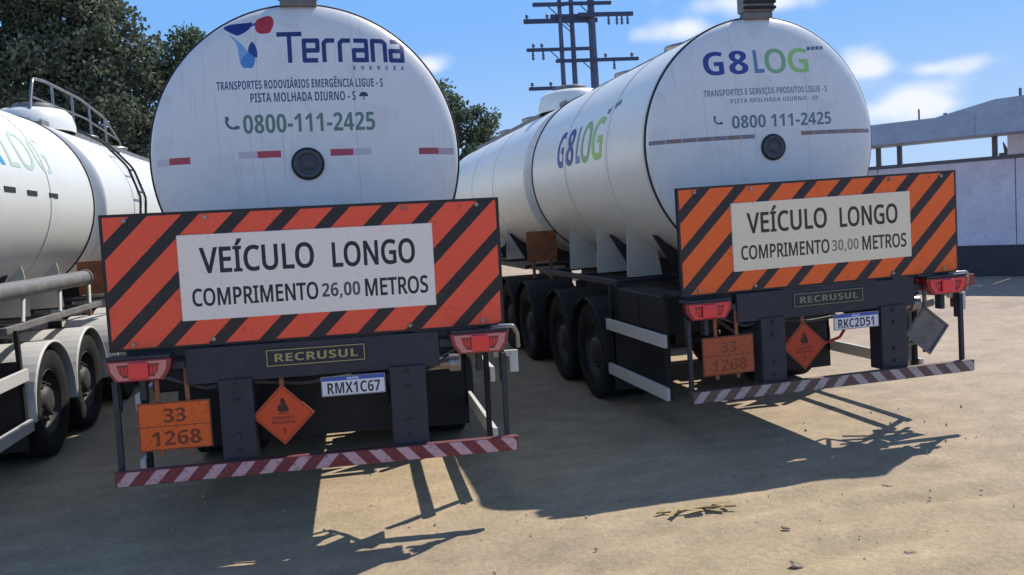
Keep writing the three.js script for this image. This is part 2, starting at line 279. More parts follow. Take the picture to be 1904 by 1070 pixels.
function tyreGeo() {
  const R = 0.52, w = 0.14, pts = [[0.3, -w * 0.78], [0.34, -w * 0.95], [0.42, -w * 1.05], [0.485, -w * 0.98], [R - 0.008, -w * 0.86]];
  for (const [a, b] of [[-0.8, -0.5], [-0.38, -0.08], [0.08, 0.38], [0.5, 0.8]]) pts.push([R, a * w], [R, b * w], [R - 0.014, b * w + 0.004], [R - 0.014, b * w + 0.012]);
  pts.push([R - 0.008, w * 0.86], [0.485, w * 0.98], [0.42, w * 1.05], [0.34, w * 0.95], [0.3, w * 0.78]);
  return lathe(pts, 44).rotateZ(Math.PI / 2);
}
function rimGeo() {
  const g = [lathe([[0.3, -0.11], [0.31, -0.1], [0.29, -0.06], [0.27, 0.02], [0.2, 0.05], [0.15, 0.06], [0.13, 0.1], [0.09, 0.12], [0.001, 0.125]], 36), lathe([[0.3, 0.115], [0.31, 0.11], [0.295, 0.06], [0.27, 0.02]], 36)];
  for (let i = 0; i < 10; i++) { const a = i * Math.PI / 5; g.push(new THREE.CylinderGeometry(0.016, 0.016, 0.05, 6).translate(Math.cos(a) * 0.175, 0.065, Math.sin(a) * 0.175)); }
  return merge(g.map((q) => q.rotateZ(-Math.PI / 2)));   // boss towards +x
}
const TYRE = tyreGeo(), RIM = rimGeo();
const fenderGeo = memo('fender', () => {
  const pts = [], R = 0.6, n = 22, W = 0.64;
  for (let i = 0; i <= n; i++) { const a = Math.PI * (-0.03 + 1.06 * i / n); pts.push([Math.cos(a) * R, Math.sin(a) * R * 0.96]); }
  const s = new THREE.Shape(); pts.forEach(([x, y], i) => s[i ? 'lineTo' : 'moveTo'](x, y));
  for (let i = n; i >= 0; i--) { const [x, y] = pts[i]; s.lineTo(x * 1.025, y * 1.025); }
  const g = new THREE.ExtrudeGeometry(s, { depth: W, bevelEnabled: true, bevelThickness: 0.01, bevelSize: 0.008, bevelSegments: 1, curveSegments: 1 }).translate(0, 0, -W / 2).rotateY(Math.PI / 2);
  // rolled lip on each side
  const lip = (x) => new THREE.TubeGeometry(new THREE.CatmullRomCurve3(pts.map(([z, y]) => new THREE.Vector3(x, y * 1.01, -z * 1.01))), 40, 0.016, 6);
  return merge([g, lip(W / 2), lip(-W / 2)]);
});
const saddleGeo = memo('saddle', () => {   // cradle plate that carries the tank on the rails
  const s = new THREE.Shape(); s.moveTo(-0.55, 1.24); s.lineTo(-0.84, 1.74);
  for (let i = 0; i <= 16; i++) { const a = Math.PI * (1.25 + 0.5 * i / 16); s.lineTo(Math.cos(a) * (TR + 0.004), TY + Math.sin(a) * (TR + 0.004)); }
  s.lineTo(0.84, 1.74); s.lineTo(0.55, 1.24); s.closePath();
  return new THREE.ExtrudeGeometry(s, { depth: 0.02, bevelEnabled: false });
});
const gussetGeo = memo('gusset', () => { const s = new THREE.Shape(); s.moveTo(0.52, 1.3); s.lineTo(0.9, 1.3); s.lineTo(0.9, 1.36); s.lineTo(0.88, 1.74); for (let i = 0; i <= 8; i++) { const a = -0.68 - i * 0.045; s.lineTo(Math.cos(a) * TR, TY + Math.sin(a) * TR); } s.closePath(); return new THREE.ExtrudeGeometry(s, { depth: 0.014, bevelEnabled: false }); });

function wheelPair(t, z, fenderMat) {
  for (const s of [-1, 1]) {
    const w = new THREE.Group(); w.name = 'wheel'; w.position.set(s * 1.08, 0.52, z); w.rotation.y = s < 0 ? Math.PI : 0; t.add(w);
    part('tyre', TYRE, M.rubber, w); const inner = part('tyre', TYRE, M.rubber, w); inner.position.x = -0.33;
    part('rim', RIM, M.rim, w); 
    const f = part('fender', fenderGeo, fenderMat, t); f.position.set(s * 0.93, 0.5, z);
    part('fender_bracket', memo('fbr', () => bar([-0.4, 0.0, 0], [0.28, 0.0, 0], 0.02)), M.black, t).position.set(s * 0.9, 1.085, z);
  }
  part('axle', memo('axle', () => merge([bar([-0.95, 0, 0], [0.95, 0, 0], 0.075, 0.075, 14), ...[-1, 1].flatMap((s) => [new THREE.CylinderGeometry(0.2, 0.2, 0.2, 20).rotateZ(Math.PI / 2).translate(s * 0.56, 0, 0), box(0.1, 0.12, 1.0, s * 0.45, 0.12, 0.1, 0.02), bar([s * 0.45, 0.15, 0.3], [s * 0.45, 0.55, 0.3], 0.12, 0.12, 14)])])), M.black, t).position.set(0, 0.52, z);
}
function lettering(t, tex, side, zBack, zFront, y0, y1) {   // vinyl letters on the curve of the shell
  const R = TR + 0.003, a0 = Math.asin((y0 - TY) / R), a1 = Math.asin(clamp((y1 - TY) / R, -1, 0.999)), g = new THREE.PlaneGeometry(1, 1, 6, 16), p = g.attributes.position;
  for (let i = 0; i < p.count; i++) {
    const u = p.getX(i) + 0.5, v = p.getY(i) + 0.5, a = a0 + (a1 - a0) * v;
    p.setXYZ(i, side * Math.cos(a) * R, TY + Math.sin(a) * R, side < 0 ? zFront + (zBack - zFront) * u : zBack + (zFront - zBack) * u);
  }
  g.computeVertexNormals();
  return part('lettering', g, new THREE.MeshStandardMaterial({ map: tex, transparent: true, roughness: 0.5 }), t);
}

function rearTrailer(o) {
  const t = thing('tanker_trailer', o.label, 'tanker trailer', o.at, 0, o.group); t.rotation.set(0, o.yaw, o.roll ?? 0);
  // tank
  const tank = part('tank', shell(-0.93, -5.2), M.tank, t);
  part('rear_head', head(-0.93, 1), std([1, 1, 1], 0.38, { map: o.head, clearcoat: 0.35, clearcoatRoughness: 0.3 }), tank);
  part('front_head', head(-5.2, -1), std([0.9, 0.9, 0.9], 0.4, { map: headPlain }), tank);
  part('end_ring', hoop(-1.0, TR + 0.004, 0.01, 0.05), M.band, tank);
  part('seam', hoop(-0.945, TR + 0.003, 0.013, 0), M.seam, tank);
  part('seam', hoop(-5.13, TR + 0.002, 0.013, 0), M.seam, tank);
  for (const z of [-2.05, -3.55]) part('band', hoop(z, TR, 0.006, 0.07), M.band, tank);
  const plug = part('inspection_plug', memo('plug', () => alongZ(lathe([[0.112, -0.08], [0.112, 0.02], [0.1, 0.034], [0.075, 0.034], [0.07, 0.016], [0.045, 0.016], [0.04, 0.03], [0.001, 0.033]], 32)).translate(0.0, 2.452, -0.745)), M.greyDark ?? (M.greyDark = std([0.07, 0.075, 0.09], 0.5)), t);
  part('plug_ring', memo('plugr', () => new THREE.TorusGeometry(0.105, 0.012, 8, 32).translate(0, 2.452, -0.722)), M.black, plug);
  // top: walkway with its end grille, hatches
  const walk = part('walkway', memo('walk', () => merge([span(-0.2, 0.2, 3.6, 3.628, -1.0, -5.1), ...[-1, 1].map((s) => span(s * 0.2, s * 0.22, 3.585, 3.64, -1.3, -5.1))])), M.greyBox, t);
  part('end_box', memo('endbox', () => merge([span(-0.13, 0.13, 3.6, 3.66, -0.86, -0.98), span(-0.15, 0.14, 3.66, 3.83, -0.84, -0.98)])), M.greyBox, walk);
  for (let i = 0; i < 3; i++) part('grille_slat', memo('slat' + i, () => span(-0.16, 0.15, 3.675 + i * 0.05, 3.7 + i * 0.05, -0.825, -0.85, 0.004)), M.black, walk);
  for (const z of [-2.3, -3.9]) part('hatch', memo('hatch' + z, () => lathe([[0.27, 0], [0.27, 0.06], [0.29, 0.06], [0.29, 0.08], [0.2, 0.1], [0.001, 0.105]], 28).translate(0, 3.57, z)), M.steel, t);
  // chassis
  for (const s of [-1, 1]) {
    part('chassis_rail', memo('crail' + s, () => merge([span(s * 0.44, s * 0.46, 1.0, 1.24, -0.1, -5.3), span(s * 0.37, s * 0.53, 1.24, 1.26, -0.1, -5.3), span(s * 0.37, s * 0.53, 0.98, 1.0, -0.1, -5.3)])), M.chassis, t);
    part('side_beam', memo('sbeam' + s, () => span(s * 1.06, s * 1.12, 1.24, 1.3, -1.9, -5.0)), o.beamMat ?? M.chassis, t);
    if (o.tubeMat) part('hose_tube', memo('htube' + s, () => merge([bar([s * 1.03, 1.6, -1.15], [s * 1.03, 1.6, -4.7], 0.085, 0.085, 18), ...[-1.15, -4.7].map((z) => bar([s * 1.03, 1.6, z + 0.02], [s * 1.03, 1.6, z - 0.02], 0.1, 0.1, 18))])), o.tubeMat ?? M.guard, t);
    for (const z of [-2.2, -3.2, -4.3]) { const g = part('gusset', gussetGeo, M.guard, t); g.position.z = z; if (s < 0) g.scale.x = -1; }
    if (s < 0) part('tool_box', memo('tbox', () => merge([span(-1.15, -0.84, 0.9, 1.235, -0.6, -1.85, 0.02), span(-1.155, -1.15, 0.93, 1.2, -0.65, -1.2, 0.002), span(-1.155, -1.15, 0.93, 1.2, -1.24, -1.8, 0.002)])), M.black, t);
    if (o.tubeMat) for (let i = 0; i < 4; i++) part('strut', memo(`strut${s}${i}`, () => bar([s * 1.09, 1.3, -1.3 - i * 1.1], [s * 1.05, 1.54, -1.5 - i * 1.1], 0.018)), M.guard, t);
    // side guards between wheels and bumper
    for (const y of [0.42, 0.87]) part('side_guard_rail', memo(`sg${s}${y}`, () => span(s * 1.2, s * 1.235, y - 0.055, y + 0.055, -0.46, -1.98)), M.guard, t);
    for (const z of [-0.52, -1.93]) part('side_guard_post', memo(`sgp${s}${z}`, () => merge([span(s * 1.165, s * 1.2, 0.36, 1.27, z - 0.03, z + 0.03)])), M.black, t);
    part('mud_flap', memo('flap' + s, () => span(s * 0.62, s * 1.2, 0.2, 1.0, -1.9, -1.91, 0.003)), M.flap, t);
    // rear legs and their feet
    part('bumper_post', memo('bpost' + s, () => { const x0 = s < 0 ? -0.61 : 0.465, x1 = s < 0 ? -0.4 : 0.7; return merge([span(x0, x1, 0.53, 1.06, 0.03, 0.05), span(x0, x0 + 0.02, 0.53, 1.06, -0.12, 0.03), span(x1 - 0.02, x1, 0.53, 1.06, -0.12, 0.03)]); }), M.chassis, t);
    part('bumper_stay', memo('bstay' + s, () => merge([span(s * 1.205, s * 1.24, 0.53, 1.1, 0.02, 0.055), span(s * 1.2, s * 1.235, 0.9, 1.12, -0.02, 0.018)])), M.chassis, t);
  }
  for (const z of [-1.6, -2.9, -4.4]) part('saddle', saddleGeo, M.chassis, t).position.z = z;
  for (const z of [-0.3, -1.3, -2.4, -3.4, -4.5]) part('cross_member', memo('cm' + z, () => span(-0.43, 0.43, 1.04, 1.2, z - 0.05, z + 0.05)), M.chassis, t);
  for (const z of [-1.95, -2.3, -3.4, -4.6]) part('outrigger', memo('outr' + z, () => span(-1.06, 1.06, 1.262, 1.3, z - 0.04, z + 0.04)), M.chassis, t);
  part('rear_beam', memo('rbeam', () => merge([span(-0.8, 0.8, 1.04, 1.27, -0.06, 0.03), span(-1.16, 1.16, 1.22, 1.275, -0.14, -0.03)])), M.chassis, t);
  part('rear_plate', memo('rplate', () => span(-0.4, 0.46, 0.6, 1.04, -0.22, -0.2)), M.black, t);
  if (o.openRear) t.children.pop();
  for (const z of [-2.6, -3.85]) wheelPair(t, z, o.fender);
  for (const s of [-1]) part('air_reservoir', memo('air' + s, () => merge([bar([s * 0.7, 0.98, -1.55], [s * 0.7, 0.98, -0.75], 0.12, 0.12, 20), new THREE.SphereGeometry(0.12, 18, 10).scale(1, 1, 0.4).translate(s * 0.7, 0.98, -1.55), new THREE.SphereGeometry(0.12, 18, 10).scale(1, 1, 0.4).translate(s * 0.7, 0.98, -0.75)])), M.black, t);
  for (const s of [-1, 1]) part('brake_hose', memo('bh' + s, () => tube([[s * 0.2, 1.0, -0.3], [s * 0.55, 0.87, -0.45], [s * 0.8, 1.02, -0.3], [s * 0.97, 1.12, -0.15]], 0.018)), M.hose, t);
  part('discharge_pipe', memo('dp', () => merge([tube([[0.2, 1.3, -0.5], [0.35, 1.08, -0.3], [0.6, 1.02, -0.2], [0.9, 1.03, -0.14]], 0.04, 12, 40), bar([0.88, 1.03, -0.145], [0.95, 1.03, -0.13], 0.06, 0.06, 18)])), M.steel, t);
  part('valve_wheel', memo('vw', () => merge([new THREE.TorusGeometry(0.055, 0.009, 6, 20).translate(0.66, 1.13, -0.15), bar([0.66, 1.02, -0.2], [0.66, 1.13, -0.15], 0.012)])), M.airline, t);
  part('wiring_loom', memo('loom', () => tube([[-0.95, 1.1, -0.02], [-0.7, 1.0, -0.06], [-0.5, 1.03, -0.05], [-0.1, 0.98, -0.09], [0.3, 1.01, -0.08], [0.62, 0.97, -0.06], [0.85, 1.08, -0.02]], 0.014, 6, 60)), M.hose, t);
  part('air_line', memo('aline', () => tube([[0.42, 1.0, -0.25], [0.3, 0.78, -0.3], [0.05, 0.7, -0.4], [-0.2, 0.85, -0.5]], 0.012, 6, 40)), M.airline, t);
  part('coupling_plate', memo('cpl', () => span(-0.5, 0.5, 0.965, 0.98, -4.4, -5.3)), M.black, t);
  // rear equipment
  const board = part('warning_board', memo('board', () => span(-1.25, 1.25, 1.275, 2.132, -0.025, 0.0, 0.003)), M.black, t);
  part('striped_face', memo('face', () => new THREE.PlaneGeometry(2.49, 0.847).translate(0, 1.7035, 0.004)), std([1, 1, 1], 0.45, { map: o.board }), board);
  part('sign_panel', memo('sgnp', () => span(-0.8, 0.8, 1.444, 1.984, 0.004, 0.009, 0.002)), M.signEdge ?? (M.signEdge = std([0.75, 0.74, 0.7], 0.5)), board);
  part('sign_print', memo('sgn', () => new THREE.PlaneGeometry(1.592, 0.536).translate(0, 1.714, 0.0125)), std([1, 1, 1], 0.5, { map: o.sign }), board);
  for (const s of [-1, 1]) part('board_brace', memo('bbr' + s, () => merge([bar([s * 0.8, 2.05, -0.03], [s * 0.85, 1.3, -0.6], 0.02), span(s * 0.62 - 0.03, s * 0.62 + 0.03, 1.27, 2.1, -0.08, -0.027), span(s * 1.1 - 0.025, s * 1.1 + 0.025, 1.2, 2.1, -0.07, -0.027)])), M.chassis, t);
  for (const x of [-1.1, -0.62, 0.62, 1.1]) for (const y of [1.32, 2.09]) part('bolt', memo('bolt' + x + y, () => alongZ(new THREE.CylinderGeometry(0.014, 0.016, 0.012, 6)).translate(x, y, 0.01)), M.steel, board);
  for (const x of [-0.505, 0.58]) for (const y of [0.6, 0.7, 0.92, 1.02]) part('bolt', memo('pbolt' + x + y, () => alongZ(new THREE.CylinderGeometry(0.015, 0.017, 0.016, 6)).translate(x, y, 0.057)), M.chassis, t);
  const bumper = part('bumper', memo('bump', () => span(-1.25, 1.285, 0.448, 0.545, 0.058, 0.112, 0.008)), std(o.bumperEdge, 0.6), t);
  part('striped_tape', memo('btape', () => new THREE.PlaneGeometry(2.51, 0.086).translate(0.0175, 0.4965, 0.1155)), std([0.9, 0.9, 0.9], 0.5, { map: o.bumper }), bumper);
  for (const s of [-1, 1]) {
    const cx = s * 1.065, cy = s < 0 ? 1.165 : 1.182;
    const lampShape = (k, w = 0.19) => { const q = new THREE.Shape(); q.moveTo(-w * k, 0.062 * k); q.lineTo(w * k, 0.062 * k); q.lineTo(w * 0.94 * k, 0.0); q.lineTo(w * 0.72 * k, -0.062 * k); q.lineTo(-w * 0.72 * k, -0.062 * k); q.lineTo(-w * 0.94 * k, 0); q.closePath(); return q; };
    const lamp = part('tail_light', memo('lamp' + s, () => new THREE.ExtrudeGeometry(lampShape(1), { depth: 0.05, bevelEnabled: true, bevelSize: 0.006, bevelThickness: 0.006, bevelSegments: 2 }).translate(cx, cy, 0.035)), M.redHousing, t);
    part('light_guide', memo('guide' + s, () => { const a = lampShape(0.9), b = new THREE.Path(lampShape(0.66).getPoints()); a.holes.push(b); return new THREE.ExtrudeGeometry(a, { depth: 0.008, bevelEnabled: false }).translate(cx, cy, 0.0905); }), o.clearGuide ? M.pinkLens : M.redLens, lamp);
    for (const k of [-1, 1]) for (let i = 0; i < 3; i++) part('lens_rib', memo(`rib${s}${k}${i}`, () => box(0.012, 0.05, 0.01, cx + k * (0.072 + i * 0.022), cy, 0.088, 0.002)), M.redLens, lamp);
    part('lens', memo('lens' + s, () => new RoundedBoxGeometry(0.12, 0.108, 0.022, 3, 0.012).translate(cx, cy, 0.1)), M.redLens, lamp);
    part('lamp_bracket', memo('lbr' + s, () => merge([span(cx - 0.19, cx + 0.19, cy + 0.068, cy + 0.09, -0.05, 0.09), span(cx - 0.02, cx + 0.02, cy - 0.2, cy + 0.07, -0.05, 0.028), span(s * 0.8, s * 1.2, cy - 0.02, cy + 0.03, -0.05, 0.02)])), M.chassis, t);
  }
  part('licence_plate', memo('lp', () => span(0.025, 0.435, 0.9, 1.03, 0.053, 0.058, 0.002)), M.greyBox, t);
  part('plate_print', memo('lpp', () => new THREE.PlaneGeometry(0.406, 0.126).translate(0.23, 0.965, 0.0605)), std([0.95, 0.95, 0.95], 0.4, { map: o.plate }), t.children[t.children.length - 1]);
  const mk = part('maker_plate', memo('mk', () => span(-0.31, 0.32, 1.116, 1.231, 0.031, 0.036, 0.002)), M.chassis, t);
  part('maker_print', memo('mkp', () => new THREE.PlaneGeometry(0.626, 0.111).translate(0.005, 1.1735, 0.0385)), std([0.9, 0.9, 0.9], 0.45, { map: o.maker }), mk);
  const hz = part('hazard_panel', memo('hz', () => merge([span(-1.11, -0.67, 0.638, 0.945, 0.016, 0.026, 0.003), span(-1.0, -0.97, 0.6, 1.16, 0.0, 0.015), span(-0.82, -0.79, 0.6, 1.16, 0.0, 0.015)])), M.ochre, t);
  part('panel_print', memo('hzp', () => new THREE.PlaneGeometry(0.434, 0.301).translate(-0.89, 0.7915, 0.029)), std([0.9, 0.9, 0.9], 0.5, { map: o.openRear ? hazardDull : hazardTex }), hz);
  const di = part('hazard_diamond', memo('di', () => merge([box(0.28, 0.28, 0.01, 0, 0, 0, 0.003).rotateZ(Math.PI / 4).translate(-0.225, 0.802, 0.02), span(-0.24, -0.21, 0.85, 1.05, -0.01, 0.013)])), M.ochre, t);
  part('diamond_print', memo('dip', () => new THREE.PlaneGeometry(0.274, 0.274).rotateZ(Math.PI / 4).translate(-0.225, 0.802, 0.0285)), std(o.openRear ? [0.62, 0.55, 0.6] : [0.9, 0.9, 0.9], 0.5, { map: flameTex }), di);
  // fittings by the right lamp
  part('grab_pipe', memo('grab', () => tube([[1.12, 1.262, -0.05], [1.2, 1.275, 0.03], [1.3, 1.27, 0.03], [1.33, 1.22, 0.0], [1.34, 1.12, -0.03]], 0.016, 8, 30)), M.steel, t);
  part('sunlit_bracket', memo('mark', () => merge([span(1.275, 1.335, 0.95, 1.1, -0.06, -0.03), span(1.17, 1.29, 1.06, 1.1, -0.06, -0.03)])), M.guard, t);  // bracket plate, no lamp; its sunlit brightness is put in as pale paint
  return t;
}

function frontTrailer(o) {
  const t = thing('lead_tanker_trailer', o.label, 'tanker trailer', o.at, 0, o.group); t.rotation.set(0, o.yaw, o.roll ?? 0);
  const z0 = -5.75, z1 = -13.6;
  const tank = part('tank', shell(z0, z1), M.tank, t);
  part('rear_head', head(z0, 1), std([0.9, 0.9, 0.9], 0.4, { map: headPlain }), tank); part('front_head', head(z1, -1), std([0.9, 0.9, 0.9], 0.4, { map: headPlain }), tank);
  for (const z of [-13.5]) part('seam', hoop(z, TR + 0.002, 0.012, 0), M.seam, tank);
  for (const z of [-8.0, -10.0, -12.0]) part('band', hoop(z, TR, 0.006, 0.07), M.band, tank);
  part('walkway', memo('fwalk', () => merge([span(-0.3, 0.3, 3.6, 3.628, -6.1, -13.4), ...[-1, 1].map((s) => span(s * 0.3, s * 0.325, 3.57, 3.65, -6.1, -13.4))])), M.greyBox, t);
  const dome = part('hatch_dome', memo('dome', () => lathe([[0.5, 0], [0.5, 0.1], [0.46, 0.24], [0.4, 0.3], [0.2, 0.335], [0.001, 0.34]], 36).scale(1, 1, 1.3).translate(0, 3.56, -6.9)), M.band, t);
  part('hatch_lid', memo('domelid', () => lathe([[0.26, 0], [0.26, 0.06], [0.22, 0.08], [0.001, 0.085]], 28).translate(0, 3.88, -6.9)), M.greyBox, dome);
  for (const z of [-9.0, -11.0]) part('hatch', memo('fhatch' + z, () => lathe([[0.27, 0], [0.27, 0.1], [0.29, 0.1], [0.29, 0.13], [0.2, 0.16], [0.001, 0.165]], 28).translate(0, 3.6, z)), M.steel, t);
  for (const s of [-1, 1]) {
    part('chassis_rail', memo('fcrail' + s, () => merge([span(s * 0.44, s * 0.46, 0.72, 0.92, -4.75, -7.6), span(s * 0.37, s * 0.53, 0.92, 0.94, -4.75, -7.6), span(s * 0.4, s * 0.5, 0.92, 1.3, -6.0, -7.6), span(s * 0.42, s * 0.48, 1.1, 1.3, -7.6, -13.4)])), M.chassis, t);
    part('side_beam', memo('fsbeam' + s, () => span(s * 1.06, s * 1.12, 1.24, 1.3, -5.9, -13.2)), M.chassis, t);
    part('hose_tube', memo('fht' + s, () => bar([s * 1.03, 1.6, -8], [s * 1.03, 1.6, -12.8], 0.085, 0.085, 16)), M.guard, t);
    for (const z of [-6.4, -8.2, -10, -11.8, -13.1]) { const g = part('gusset', gussetGeo, M.guard, t); g.position.z = z; if (s < 0) g.scale.x = -1; }
    part('landing_leg', memo('leg' + s, () => merge([span(s * 0.7, s * 0.82, 0.45, 1.24, -11.9, -11.78), span(s * 0.72, s * 0.8, 0.06, 0.5, -11.88, -11.8), span(s * 0.62, s * 0.9, 0.0, 0.06, -12.0, -11.68)])), M.black, t);
    part('side_panel', memo('spanel' + s, () => merge([span(s * 0.75, s * 1.18, 1.36, 1.78, -5.48, -5.46, 0.004), span(s * 0.82, s * 0.86, 0.95, 1.76, -5.52, -5.48), span(s * 1.07, s * 1.11, 1.13, 1.76, -5.52, -5.48)])), M.ochre, t);
    for (const z of [-8.7, -10.9]) part('side_guard_rail', memo(`fsg${s}${z}`, () => span(s * 1.2, s * 1.235, 0.6, 0.7, z + 0.9, z - 0.9)), M.guard, t);
    for (const z of [-8.0, -9.4, -10.2, -11.6]) part('guard_post', memo('fgp' + s + z, () => span(s * 1.165, s * 1.2, 0.58, 1.27, z - 0.03, z + 0.03)), M.black, t);
  }
  for (const z of [-5.95, -8, -10, -12, -13]) part('outrigger', memo('foutr' + z, () => span(-1.06, 1.06, 1.262, 1.3, z - 0.04, z + 0.04)), M.chassis, t);
  for (const z of [-6.6, -8.2, -10, -11.8, -13]) part('saddle', saddleGeo, M.chassis, t).position.z = z;
  part('fifth_wheel', memo('fw', () => merge([new THREE.CylinderGeometry(0.48, 0.48, 0.025, 28).translate(0, 0.9515, -5.1), span(-0.37, 0.37, 0.78, 0.935, -5.3, -4.9)])), M.black, t);
  for (const z of [-5.55, -6.8]) wheelPair(t, z, o.fender);
  if (o.rails) {   // folded guard rail and ladder
    for (const x of [0.12]) {
      part('handrail', memo('hr' + x, () => merge([tube([[x, 3.68, -6.3], [x, 4.25, -6.6], [x, 4.3, -7.2], [x, 4.3, -8.8], [x, 4.18, -10.2], [x, 3.85, -11.2], [x, 3.63, -11.4]], 0.022, 8, 60), tube([[x, 4.0, -6.5], [x, 4.02, -9], [x, 3.88, -11.1]], 0.016, 8, 30)])), M.steel, t);
      for (let i = 0; i < 4; i++) part('rail_post', memo(`rp${x}${i}`, () => bar([x, 3.6, -7.4 - i * 0.95], [x, [4.3, 4.3, 4.26, 4.16][i], -7.4 - i * 0.95], 0.018)), M.steel, t);
    }
    part('side_ladder', memo('lad', () => { const g = []; const R = TR + 0.09, at = (a, z) => [Math.cos(a) * R, TY + Math.sin(a) * R, z]; for (const z of [-7.35, -7.7]) g.push(tube([[1.15, 1.35, z], at(-0.3, z), at(0.1, z), at(0.5, z), at(0.9, z), at(1.2, z)], 0.017, 8, 30)); for (let i = 0; i < 7; i++) { const a = -0.7 + i * 0.29; g.push(bar(a < -0.3 ? [1.16, TY - 0.35 + (a + 0.3) * 1.3, -7.35] : at(a, -7.35), a < -0.3 ? [1.16, TY - 0.35 + (a + 0.3) * 1.3, -7.7] : at(a, -7.7), 0.013)); } return merge(g); }), M.black, t);
  }
  return t;
}

// ---------------------------------------------------------------- ground
{
  const TRACKS = [[1.05, 0.24, 0.045], [1.5, 0.24, 0.045], [1.95, 0.1, 0.02], [2.5, 0.2, -0.02], [0.75, 0.3, 0.02]];   // wheel marks turning out of the row
  const N = 300, pos = [], col = [], uv = [], idx = [], S = (t) => 1.6 * Math.sinh(5.4 * t);
  for (let j = 0; j <= N; j++) for (let i = 0; i <= N; i++) {
    const x = 2 + S(i / N * 2 - 1), z = 0.5 + S(j / N * 2 - 1), d = Math.hypot(x - 2, z - 0.5);
    const inYard = 1 - smooth(3, 14, d);
    let h = fbm2(x * 0.8, z * 0.8, 3) * 0.016 + n2(x * 5, z * 5) * 0.003 * inYard;
    // shallow ruts left by wheels turning out of the row
    for (const [a, b, c] of TRACKS) { const v = z - (a + (x - 2) * -b + (x - 2) ** 2 * c), w = Math.exp(-v * v / 0.012), e = Math.exp(-((Math.abs(v) - 0.18) ** 2) / 0.004); h += (e * 0.012 - w * 0.016) * smooth(-2, 1, x) * (1 - smooth(8, 14, x)); }
    if (d > 25) h += fbm2(x * 0.05, z * 0.05, 2) * 0.12 * smooth(25, 60, d);
    if (z < 0.05 && z > -16 && x > -6 && x < 6) h = Math.min(h, 0.004) * 0.4 - 0.004;
    pos.push(x, h - 0.003, z); uv.push(x / 3.2, z / 3.2);
    const k = fbm2(x * 0.23 + 9, z * 0.3, 4), q = fbm2(x * 1.3 + 30, z * 2.6 + 4, 4), f = 1 + k * 0.16 + q * 0.22;
    const pink = smooth(2.8, 8.5, x) * 0.26;
    let trk = 0; for (const [a, b, c] of TRACKS) { const v = z - (a + (x - 2) * -b + (x - 2) ** 2 * c); trk = Math.max(trk, Math.exp(-v * v / 0.02) * smooth(-2, 1.2, x) * (0.5 + 0.5 * n2(x * 1.6, z * 1.6 + a))); }
    const ft = f * (1 - 0.13 * trk);
    col.push(ft, ft * (1 - q * 0.02 + pink * 0.12), ft * (1 - k * 0.07 + pink));
  }
  for (let j = 0; j < N; j++) for (let i = 0; i < N; i++) { const a = j * (N + 1) + i, b = a + 1, c = a + N + 1, d = c + 1; idx.push(a, c, b, b, c, d); }
  const g = new THREE.BufferGeometry();
  g.setAttribute('position', new THREE.Float32BufferAttribute(pos, 3)); g.setAttribute('uv', new THREE.Float32BufferAttribute(uv, 2)); g.setAttribute('color', new THREE.Float32BufferAttribute(col, 3)); g.setIndex(idx); g.computeVertexNormals();
  const sand = noiseTex(1024, (u, v) => { const a = tn(u, v, 8, 3), b = tn(u, v, 60, 8, 3), c = tn(u, v, 190, 2, 2); const k = 1 + a * 0.1 + b * 0.13 + c * 0.16 - (c > 0.45 ? 0.12 : 0); return [168 * k, 148 * k, 119 * k * (1 - b * 0.04)]; });
  const grain = noiseTex(1024, (u, v) => { const k = 128 + tn(u, v, 40, 5, 4) * 120 + tn(u, v, 170, 15, 3) * 90; return [k, k, k]; }, false);
  const m = new THREE.Mesh(g, new THREE.MeshStandardMaterial({ map: sand, bumpMap: grain, bumpScale: 0.007, roughness: 0.95, vertexColors: true }));
  m.name = 'ground'; m.userData = { kind: 'structure', label: 'pale compacted sand yard with faint wheel marks', category: 'ground' }; m.receiveShadow = true; scene.add(m);
}

// ---------------------------------------------------------------- trailers
const boardRed = boardTex('#fa5a3a', '#231d20'), boardOrange = boardTex('#fb6a1e', '#2a2228');
const plainBumper = bumperTex('#b9aaa8', '#6a504c'), redBumper = bumperTex('#d3a8ac', '#7e2f36');
const GROUP = 'tanker trailers parked in a row';
rearTrailer({ label: 'middle tanker trailer with navy wordmark, red-and-blue mark and reddish striped board', at: [0, 0, 0], yaw: 0, roll: -0.013, head: headTerrana, board: boardRed, sign: signTex('#f7ebdd', '#23232c', '26,00', '#4a4c5c', 'bold'), bumper: redBumper, bumperEdge: [0.16, 0.035, 0.04], plate: plateTex('RMX1C67'), maker: makerTex('#b3a36a'), fender: M.black, clearGuide: true, group: GROUP });
rearTrailer({ label: 'tanker trailer with blue and green letters on its head, nearest the sunlit yard', at: [4.055, 0, -0.79], yaw: 0.0414, roll: 0.0076, head: headG8, board: boardOrange, sign: signTex('#f6e6c8', '#3a342c', '30,00', '#8d8778', 'bold'), bumper: plainBumper, bumperEdge: [0.12, 0.06, 0.05], plate: plateTex('RKC2D51'), maker: makerTex('#8d8868'), fender: M.black, openRear: true, group: GROUP });
rearTrailer({ label: 'tanker trailer cut off by the left edge of the picture, sunlit side with blue lettering', at: [-3.806, 0, -0.556], yaw: 0.0142, head: headPlain, board: boardRed, sign: signTex('#f7ebdd', '#23232c', '26,00', '#4a4c5c', 'bold'), bumper: redBumper, bumperEdge: [0.16, 0.035, 0.04], plate: plateTex('RMX1C66'), maker: makerTex('#b3a36a'), fender: M.greyFender, tubeMat: M.greyTube, beamMat: M.greyTube, group: GROUP });
const rears = scene.children.filter((o) => o.name.startsWith('tanker_trailer'));
lettering(rears[1], sideG8, -1, -1.8, -3.95, 2.48, 3.12);
lettering(rears[2], sideBlue, 1, -1.3, -4.1, 2.6, 3.25);
